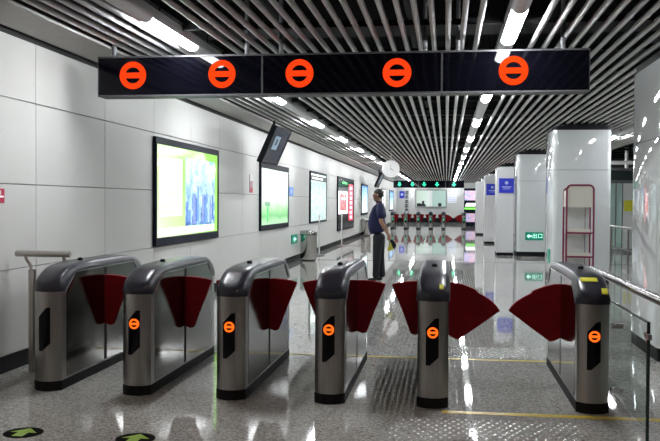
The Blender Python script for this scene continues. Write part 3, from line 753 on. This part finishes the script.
# ------------------------------------------------------------------ bins
def litter_bin(label, x, y):
    t = thing('litter_bin', label, 'bin', (x, y, 0), group='steel litter bins')
    b_ = MB().lathe([(0.19, 0.03), (0.215, 0.08), (0.215, 0.62), (0.22, 0.64)], n=28); b_.build('body', mat('bin_steel', (0.5, 0.49, 0.47), 0.18, 1.0), t)
    MB().lathe([(0.18, 0.0), (0.19, 0.03)], n=24).build('base', black_m, t)
    MB().lathe([(0.222, 0.64), (0.225, 0.66), (0.225, 0.74), (0.21, 0.765), (0.14, 0.77), (0.13, 0.74), (0.02, 0.735)], n=28).build('lid', mat('bin_lid', (0.36, 0.36, 0.35), 0.25, 1.0), t)
litter_bin('round steel litter bin by the green exit plate', -3.50, 21.6)
litter_bin('second steel litter bin further along the left wall', -3.55, 37.9)
def stanchion(label, x, y, h):
    t = thing('sign_stand', label, 'stand', (x, y, 0), group='thin pole stands')
    MB().lathe([(0.17, 0), (0.17, 0.015), (0.05, 0.035), (0.02, 0.05)], n=20).build('base', mat('stand_base', (0.35, 0.35, 0.35), 0.3, 1.0), t)
    MB().cyl((0, 0, 0.04), (0, 0, h), 0.018, n=10).build('pole', white_m, t)
    MB().sphere((0, 0, h), 0.03, n=6).build('finial', white_m, t)
stanchion('thin white pole stand before the black and red poster', -3.55, 29.0, 1.05)
stanchion('thin white pole stand behind the near litter bin', -3.52, 23.6, 1.12)

# ------------------------------------------------------------------ maroon leaflet rack
t = thing('leaflet_rack', 'maroon tube rack with cream shelves before the white column', 'rack', (2.05, 15.0, 0))
def arch(x0, x1, y, z1, r=0.08, n=6):
    p = [(x0, y, 0)] + [(x0 + r - r * math.cos(PI / 2 * i / n), y, z1 - r + r * math.sin(PI / 2 * i / n)) for i in range(n + 1)]
    p += [(x1 - r + r * math.sin(PI / 2 * i / n), y, z1 - r + r * math.cos(PI / 2 * i / n)) for i in range(n + 1)] + [(x1, y, 0)]
    return p
MB().tube(arch(0, 0.45, 0, 1.82), 0.016, n=10).build('front_frame', maroon_m, t)
MB().tube(arch(0.0, 0.45, 0.38, 1.78), 0.016, n=10).build('rear_frame', maroon_m, t)
for z in (1.0, 0.59, 0.20):
    MB().box(0.0, 0.45, -0.012, 0.012, z - 0.014, z + 0.014).build('crossbar', maroon_m, t)
    s = MB().box(0.012, 0.438, 0.012, 0.37, z - 0.005, z + 0.015); s.box(0.012, 0.40, 0.012, 0.022, z + 0.014, z + 0.07); s.build('shelf', cream_m, t)
MB().prism([(0.014, 1.44), (0.436, 1.44), (0.436, 1.72), (0.40, 1.79), (0.36, 1.805), (0.09, 1.805), (0.05, 1.79), (0.014, 1.72)], 'y', 0.016, 0.03).build('header_board', cream_m, t)
MB().box(0.35, 0.362, 0.30, 0.312, 0.21, 1.44).build('rear_strip', greymet_m, t)
for x in (-0.004, 0.442):
    MB().box(x, x + 0.012, 0.03, 0.36, 1.44, 1.72).build('side_board', cream_m, t)
MB().box(0.012, 0.438, 0.372, 0.38, 0.2, 1.7).build('back_board', mat('rack_back', (0.6, 0.6, 0.6), 0.3), t)

# ------------------------------------------------------------------ right side beyond the columns
t = thing('stair_railing', 'steel railing with glass infill between the two nearest columns', 'railing', (4.1, 18.0, 0))
MB().cyl((0, 0, 0.95), (0, 8.0, 0.95), 0.025, n=12).build('handrail', rail_m, t)
for i in range(5):
    MB().box(-0.02, 0.02, i * 2.0 - 0.02, i * 2.0 + 0.02, 0, 0.95).build('post', rail_m, t)
    if i < 4: MB().box(-0.005, 0.005, i * 2.0 + 0.06, i * 2.0 + 1.94, 0.1, 0.86).build('glass_pane', clear_m, t)
    if i < 4: MB().box(-0.012, 0.012, i * 2.0 + 0.02, i * 2.0 + 1.98, 0.44, 0.46).build('mid_rail', rail_m, t)
t = thing('glass_booth', 'pale green glass enclosure seen between the two nearest columns', 'enclosure', (5.08, 27.6, 0))
pg = mat('pale_green_glass', (0.5, 0.68, 0.62), 0.12, spec=0.7)
MB().box(0.0, 0.17, 0, 0.03, 0.1, 2.15).build('glass_panel', pg, t)
MB().box(0.20, 0.37, 0, 0.03, 0.1, 2.15).build('glass_panel', pg, t)
MB().box(0.40, 1.0, 0.0, 0.03, 0.1, 2.15).build('white_panel', white_m, t)
MB().box(-0.03, 1.03, -0.02, 0.05, 0.0, 0.1).build('sill', greymet_m, t)
MB().box(-0.03, 1.03, -0.02, 0.05, 2.15, 2.25).build('head_beam', greymet_m, t)
for x in (-0.03, 0.17, 0.37, 1.0): MB().box(x, x + 0.03, -0.02, 0.05, 0.1, 2.15).build('mullion', greymet_m, t)
MB().box(0.44, 0.70, -0.012, 0.0, 1.28, 1.62).build('yellow_notice', yellow2_m, t)
MB().box(-0.03, 0.0, 0.05, 2.0, 0.1, 2.15).build('side_panel', pg, t)
t = thing('service_pipes', 'pale pipes under the ceiling beyond the columns', 'pipes', (5.3, 26.0, 2.5))
MB().cyl((-0.6, 0, 0.22), (1.4, 0, 0.22), 0.06, n=12).build('pipe', white_m, t)
MB().cyl((-0.05, 0, 0.05), (-0.05, 0, 1.6), 0.05, n=12).build('pipe', white_m, t)
MB().cyl((-0.4, 0.4, 0.05), (1.4, 0.4, 0.05), 0.05, n=12).build('pipe', greymet_m, t)
MB().cyl((1.0, 0, 0.25), (1.0, 0, 1.6), 0.02, n=8).cyl((1.0, 0.4, 0.05), (1.0, 0.4, 1.6), 0.02, n=8).build('hanger', greymet_m, t)

# ------------------------------------------------------------------ far gates and far end
FX = [-3.05, -2.29, -1.58, -0.87, -0.137, 1.011]
for i, x in enumerate(FX):
    fl = (['farR', 'farL'] if i < 4 else ['wideR', 'farL'] if i == 4 else ['wideL'])
    if i == 0: fl = ['farR']
    make_gate('far ticket gate with green light, %s from the left wall' % ORD[i], x, 48.9, fl, led='ledg', group='far ticket gates')
led_sign('led_sign', 'far black overhead sign with two green down arrows, left one', -3.05, -1.62, 49.6, 2.37, 2.79, [(-2.70, 2.58), (-1.95, 2.58)], [-2.9, -1.8], green=True, group='overhead signs above the far gates')
led_sign('led_sign', 'far black overhead sign with two green down arrows, middle one', -1.61, -0.05, 49.6, 2.37, 2.79, [(-1.27, 2.58), (-0.53, 2.58)], [-1.4, -0.2], green=True, group='overhead signs above the far gates')
led_sign('led_sign', 'far black overhead sign with a single green down arrow', -0.04, 1.02, 49.6, 2.37, 2.79, [(0.44, 2.58)], [0.1, 0.9], green=True, group='overhead signs above the far gates')

# ticket office window in the far wall
win = bpy.data.objects.new('window_1', None); COL.objects.link(win); win.location = (-1.16, Y1, 1.19)
tag(win, 'lit ticket office window in the far end wall', kind='structure')
quad('lit_interior', [(-1.13, -0.02, 0.03), (1.13, -0.02, 0.03), (1.13, -0.02, 1.27), (-1.13, -0.02, 1.27)],
     picture('office', lambda nt, uv, u, v: ramp(nt, u, [(0.0, (0.75, 0.85, 0.75)), (0.3, (0.9, 1.0, 0.95)), (0.45, (1, 1, 1)), (0.55, (0.55, 0.72, 0.68)), (1.0, (0.6, 0.78, 0.74))]), 0.85), win)
f = MB(); f.box(-1.2, 1.2, -0.08, 0, -0.05, 0.03).box(-1.2, 1.2, -0.08, 0, 1.27, 1.34).box(-1.2, -1.13, -0.08, 0, 0.03, 1.27).box(1.13, 1.2, -0.08, 0, 0.03, 1.27)
f.build('window_frame', greymet_m, win)
MB().box(0.02, 0.10, -0.07, 0, 0.03, 1.27).build('mullion', white_m, win)
MB().box(-1.13, 1.13, -0.06, -0.05, 0.03, 1.27).build('pane', clear_m, win)
MB().box(-1.08, -0.75, -0.045, -0.02, 0.04, 0.28).build('office_monitor', P_dark, win)
MB().sphere((-0.6, -0.03, 0.36), 0.1, (1, .15, 1.2), 8).prism([(-0.82, 0.04), (-0.38, 0.04), (-0.42, 0.2), (-0.55, 0.27), (-0.66, 0.27), (-0.78, 0.2)], 'y', -0.045, -0.02).build('clerk_silhouette', P_dark, win)
MB().box(0.55, 0.8, -0.045, -0.02, 0.04, 0.3).build('office_monitor', P_dark, win)
t = thing('wall_notice', 'white paper notice right of the far office window', 'notice', (0.45, Y1, 1.5)); MB().box(-0.35, 0.35, -0.02, 0, 0, 0.8).build('board', mat('paper', (0.7, 0.72, 0.76), 0.5), t)
for i in range(4): MB().box(-0.25, 0.25, -0.024, -0.02, 0.1 + 0.16 * i, 0.16 + 0.16 * i).build('print', pale_m, t)
t = thing('wall_notice', 'blue notice high on the far end wall at left', 'notice', (-3.39, Y1, 1.85)); MB().box(-0.2, 0.2, -0.02, 0, 0, 0.55).build('board', blue_m, t); MB().box(-0.1, 0.1, -0.024, -0.02, 0.2, 0.38).build('print', pale_m, t)
t = thing('wall_lettering', 'column of dark characters down the far end wall', 'lettering', (-3.02, Y1, 0.8))
for i in range(5):
    z = i * 0.34
    q = MB().box(-0.12, 0.12, -0.03, 0, z + 0.16, z + 0.22).box(-0.03, 0.03, -0.03, 0, z, z + 0.26).box(-0.13, -0.06, -0.03, 0, z, z + 0.1).box(0.06, 0.13, -0.03, 0, z, z + 0.1)
    q.build('character', P_dark, t)
# lit advertising stand at the far right
t = thing('advert_stand', 'black stand with glowing pink and green screens before the far wall', 'screen', (1.5, 55.0, 0))
MB().box(-0.36, 0.75, 0, 0.5, 0, 2.45).build('casing', frame_m, t, bevel=0.01)
def pic_pink(nt, uv, u, v):
    n = noise_fac(nt, uv, 3.5, 4)
    return ramp(nt, mathn(nt, 'ADD', n, mathn(nt, 'MULTIPLY', u, 0.25)), [(0.4, (0.3, 0.45, 0.9)), (0.55, (0.85, 0.7, 1.0)), (0.65, (1.0, 0.55, 0.75)), (0.8, (0.8, 0.95, 1.0))])
quad('display', [(-0.34, -0.01, 1.68), (0.7, -0.01, 1.68), (0.7, -0.01, 2.3), (-0.34, -0.01, 2.3)], picture('stand_pink', pic_pink, 1.1), t)
quad('display', [(-0.34, -0.01, 1.1), (0.7, -0.01, 1.1), (0.7, -0.01, 1.22), (-0.34, -0.01, 1.22)], mat('stand_green', (0, 0.2, 0), 0.3, emit=(0.3, 1.0, 0.15), strength=1.2), t)
quad('display', [(-0.3, -0.01, 1.3), (0.4, -0.01, 1.3), (0.7, -0.01, 1.5), (-0.2, -0.01, 1.5)], P_white, t)
quad('display', [(-0.34, -0.01, 0.3), (0.7, -0.01, 0.3), (0.7, -0.01, 0.85), (-0.34, -0.01, 0.85)], picture('stand_reflection', pic_pink, 0.7), t)  # dim glowing copy painted in as the screen's reflection in the black casing

# ------------------------------------------------------------------ the standing man
def skin(name, nodes, edges, material, parent, subdiv=2, sx=1.0):
    me = bpy.data.meshes.new(name)
    me.from_pydata([n[0] for n in nodes], edges, [])
    o = bpy.data.objects.new(name, me); COL.objects.link(o)
    md = o.modifiers.new('skin', 'SKIN'); md.use_smooth_shade = True; md.branch_smoothing = 0.3
    for i, n in enumerate(nodes):
        r = n[1] if isinstance(n[1], tuple) else (n[1], n[1])
        me.skin_vertices[0].data[i].radius = r
        me.skin_vertices[0].data[i].use_root = (i == 0)
    sd = o.modifiers.new('sub', 'SUBSURF'); sd.levels = subdiv; sd.render_levels = subdiv
    bpy.context.view_layer.update()
    out = bpy.data.meshes.new_from_object(o.evaluated_get(bpy.context.evaluated_depsgraph_get()))
    bpy.data.objects.remove(o)
    if sx != 1.0:
        for v in out.vertices: v.co.x = 0.02 + (v.co.x - 0.02) * sx
    out.name = name; out.materials.clear(); out.materials.append(material)
    for p in out.polygons: p.use_smooth = True
    return place(name, out, parent)
skin_m = mat('skin_tone', (0.36, 0.20, 0.13), 0.5)
shirt_m = mat('navy_shirt', (0.006, 0.009, 0.055), 0.7, noise=(30, 0.12))
trouser_m = mat('black_trousers', (0.008, 0.009, 0.014), 0.75)
shoe_m = mat('black_shoes', (0.008, 0.008, 0.008), 0.35)
hair_m = mat('dark_hair', (0.012, 0.010, 0.009), 0.6)
cap2_m = mat('grey_cap_band', (0.35, 0.33, 0.30), 0.6)
P = thing('person', 'person in navy shirt and black trousers, hands clasped behind back', 'person', (-1.30, 16.2, 0))
# faces -X; local -X is forward, -Y is towards the camera
HD = -0.025
bn = [((0.02, 0, 1.02), 0.10), ((0.0, 0, 1.20), 0.11), ((0.02, 0, 1.36), 0.10), ((0.035, 0, 1.46), 0.06), ((0.02, 0, 1.525), 0.05),
      ((0.0, 0, 1.585), (0.072, 0.082)), ((-0.005, 0, 1.655), (0.082, 0.098)), ((0.005, 0, 1.715), (0.060, 0.075)),
      ((-0.075, 0, 1.565), 0.03), ((-0.098, 0, 1.612), 0.015)]
be = [(0, 1), (1, 2), (2, 3), (3, 4), (4, 5), (5, 6), (6, 7), (5, 8), (6, 9)]
for s in (-1, 1):
    k = len(bn)
    bn += [((0.045, s * 0.17, 1.40), 0.055), ((0.075, s * 0.225, 1.24), 0.045), ((0.10, s * 0.235, 1.12), 0.042), ((0.17, s * 0.14, 0.985), 0.033), ((0.21, s * 0.06, 0.895), (0.028, 0.024)), ((0.225, s * 0.045, 0.855), (0.038, 0.02))]
    be += [(2, k), (k, k + 1), (k + 1, k + 2), (k + 2, k + 3), (k + 3, k + 4), (k + 4, k + 5)]
    pk = k + 5
    for j, (dx, dy, L) in enumerate(((0.030, 0.010, 0.075), (0.012, 0.008, 0.085), (-0.006, 0.006, 0.08), (-0.022, 0.004, 0.065))):
        q = len(bn); bx, by, bz = bn[pk][0]
        bn += [((bx + dx, by + s * dy * 0.5, bz - L * 0.5), 0.010), ((bx + dx, by - s * 0.012, bz - L * 0.8), 0.0095), ((bx + dx - 0.004, by - s * 0.03, bz - L), 0.0085)]
        be += [(pk, q), (q, q + 1), (q + 1, q + 2)]
    q = len(bn); bx, by, bz = bn[k + 4][0]
    bn += [((bx + 0.04, by - s * 0.01, bz - 0.02), 0.011), ((bx + 0.055, by - s * 0.02, bz - 0.055), 0.0095)]
    be += [(k + 4, q), (q, q + 1)]
body = skin('body', bn, be, skin_m, P)
sn = [((0.03, 0, 0.90), (0.165, 0.135)), ((-0.005, 0, 1.00), (0.175, 0.155)), ((-0.015, 0, 1.13), (0.175, 0.16)), ((0.0, 0, 1.27), (0.17, 0.145)), ((0.025, 0, 1.42), (0.145, 0.125)), ((0.035, 0, 1.495), (0.08, 0.075))]
se = [(0, 1), (1, 2), (2, 3), (3, 4), (4, 5)]
for s in (-1, 1):
    k = len(sn)
    sn += [((0.045, s * 0.165, 1.43), 0.075), ((0.065, s * 0.215, 1.29), 0.074), ((0.078, s * 0.23, 1.17), 0.072)]
    se += [(4, k), (k, k + 1), (k + 1, k + 2)]
skin('shirt', sn, se, shirt_m, P, sx=1.16)
MB().tube([(0.02 + 0.066 * math.cos(a), 0.062 * math.sin(a), 1.520 - 0.018 * math.cos(a)) for a in [2 * PI * i / 16 for i in range(16)]], 0.014, n=8, closed=True).build('collar', shirt_m, P)
tn = [((0.035, 0, 0.94), (0.15, 0.125)), ((0.04, 0, 0.86), (0.155, 0.125))]
te = [(0, 1)]
for s in (-1, 1):
    k = len(tn); fx = 0.035 * s
    tn += [((0.035 + fx * .3, s * 0.085, 0.78), 0.098), ((0.03 + fx * .7, s * 0.09, 0.50), 0.076), ((0.035 + fx, s * 0.095, 0.25), 0.066), ((0.04 + fx * 1.4, s * 0.10, 0.055), 0.066)]
    te += [(1, k), (k, k + 1), (k + 1, k + 2), (k + 2, k + 3)]
skin('trousers', tn, te, trouser_m, P, sx=1.12)
for s in (-1, 1):
    fx = 0.035 * s * 1.4
    sh = [((0.055 + fx, s * 0.10, 0.045), (0.045, 0.042)), ((-0.02 + fx, s * 0.10, 0.04), (0.042, 0.038)), ((-0.10 + fx, s * 0.105, 0.032), (0.045, 0.03)), ((-0.155 + fx, s * 0.105, 0.027), (0.034, 0.022))]
    skin('shoe', sh, [(0, 1), (1, 2), (2, 3)], shoe_m, P)
hb = MB().sphere((0.022, 0, 1.668), 0.10, (0.97, 0.90, 0.98), 14)
hb.v = [(p[0] + (0.055 if p[2] < 1.685 and p[0] < 0.03 else 0), p[1], max(p[2], 1.575)) for p in hb.v]
hb.build('hair', hair_m, P)
for s in (-1, 1):
    MB().sphere((-0.082, s * 0.033, 1.645), 0.010, n=6).build('eye', hair_m, P)
    MB().sphere((0.01, s * 0.088, 1.635), 0.026, (0.7, 0.35, 1.15), 8).build('ear', skin_m, P)
MB().box(-0.094, -0.085, -0.022, 0.022, 1.568, 1.574).build('mouth', mat('lips', (0.25, 0.09, 0.08), 0.5), P)
# what the hands hold
t = thing('hand_bag', 'small black pouch with a yellow flap held behind the back', 'bag', (-1.30, 16.2, 0))
MB().prism([(0.245, 0.80), (0.29, 0.80), (0.37, 0.70), (0.345, 0.61), (0.28, 0.65), (0.24, 0.74)], 'y', -0.012, 0.012).build('pouch', black_m, t, bevel=0.006)
MB().prism([(0.255, 0.755), (0.32, 0.60), (0.22, 0.575), (0.195, 0.61)], 'y', -0.028, -0.012).build('yellow_flap', mat('yellow_cloth', (0.55, 0.5, 0.06), 0.6), t)
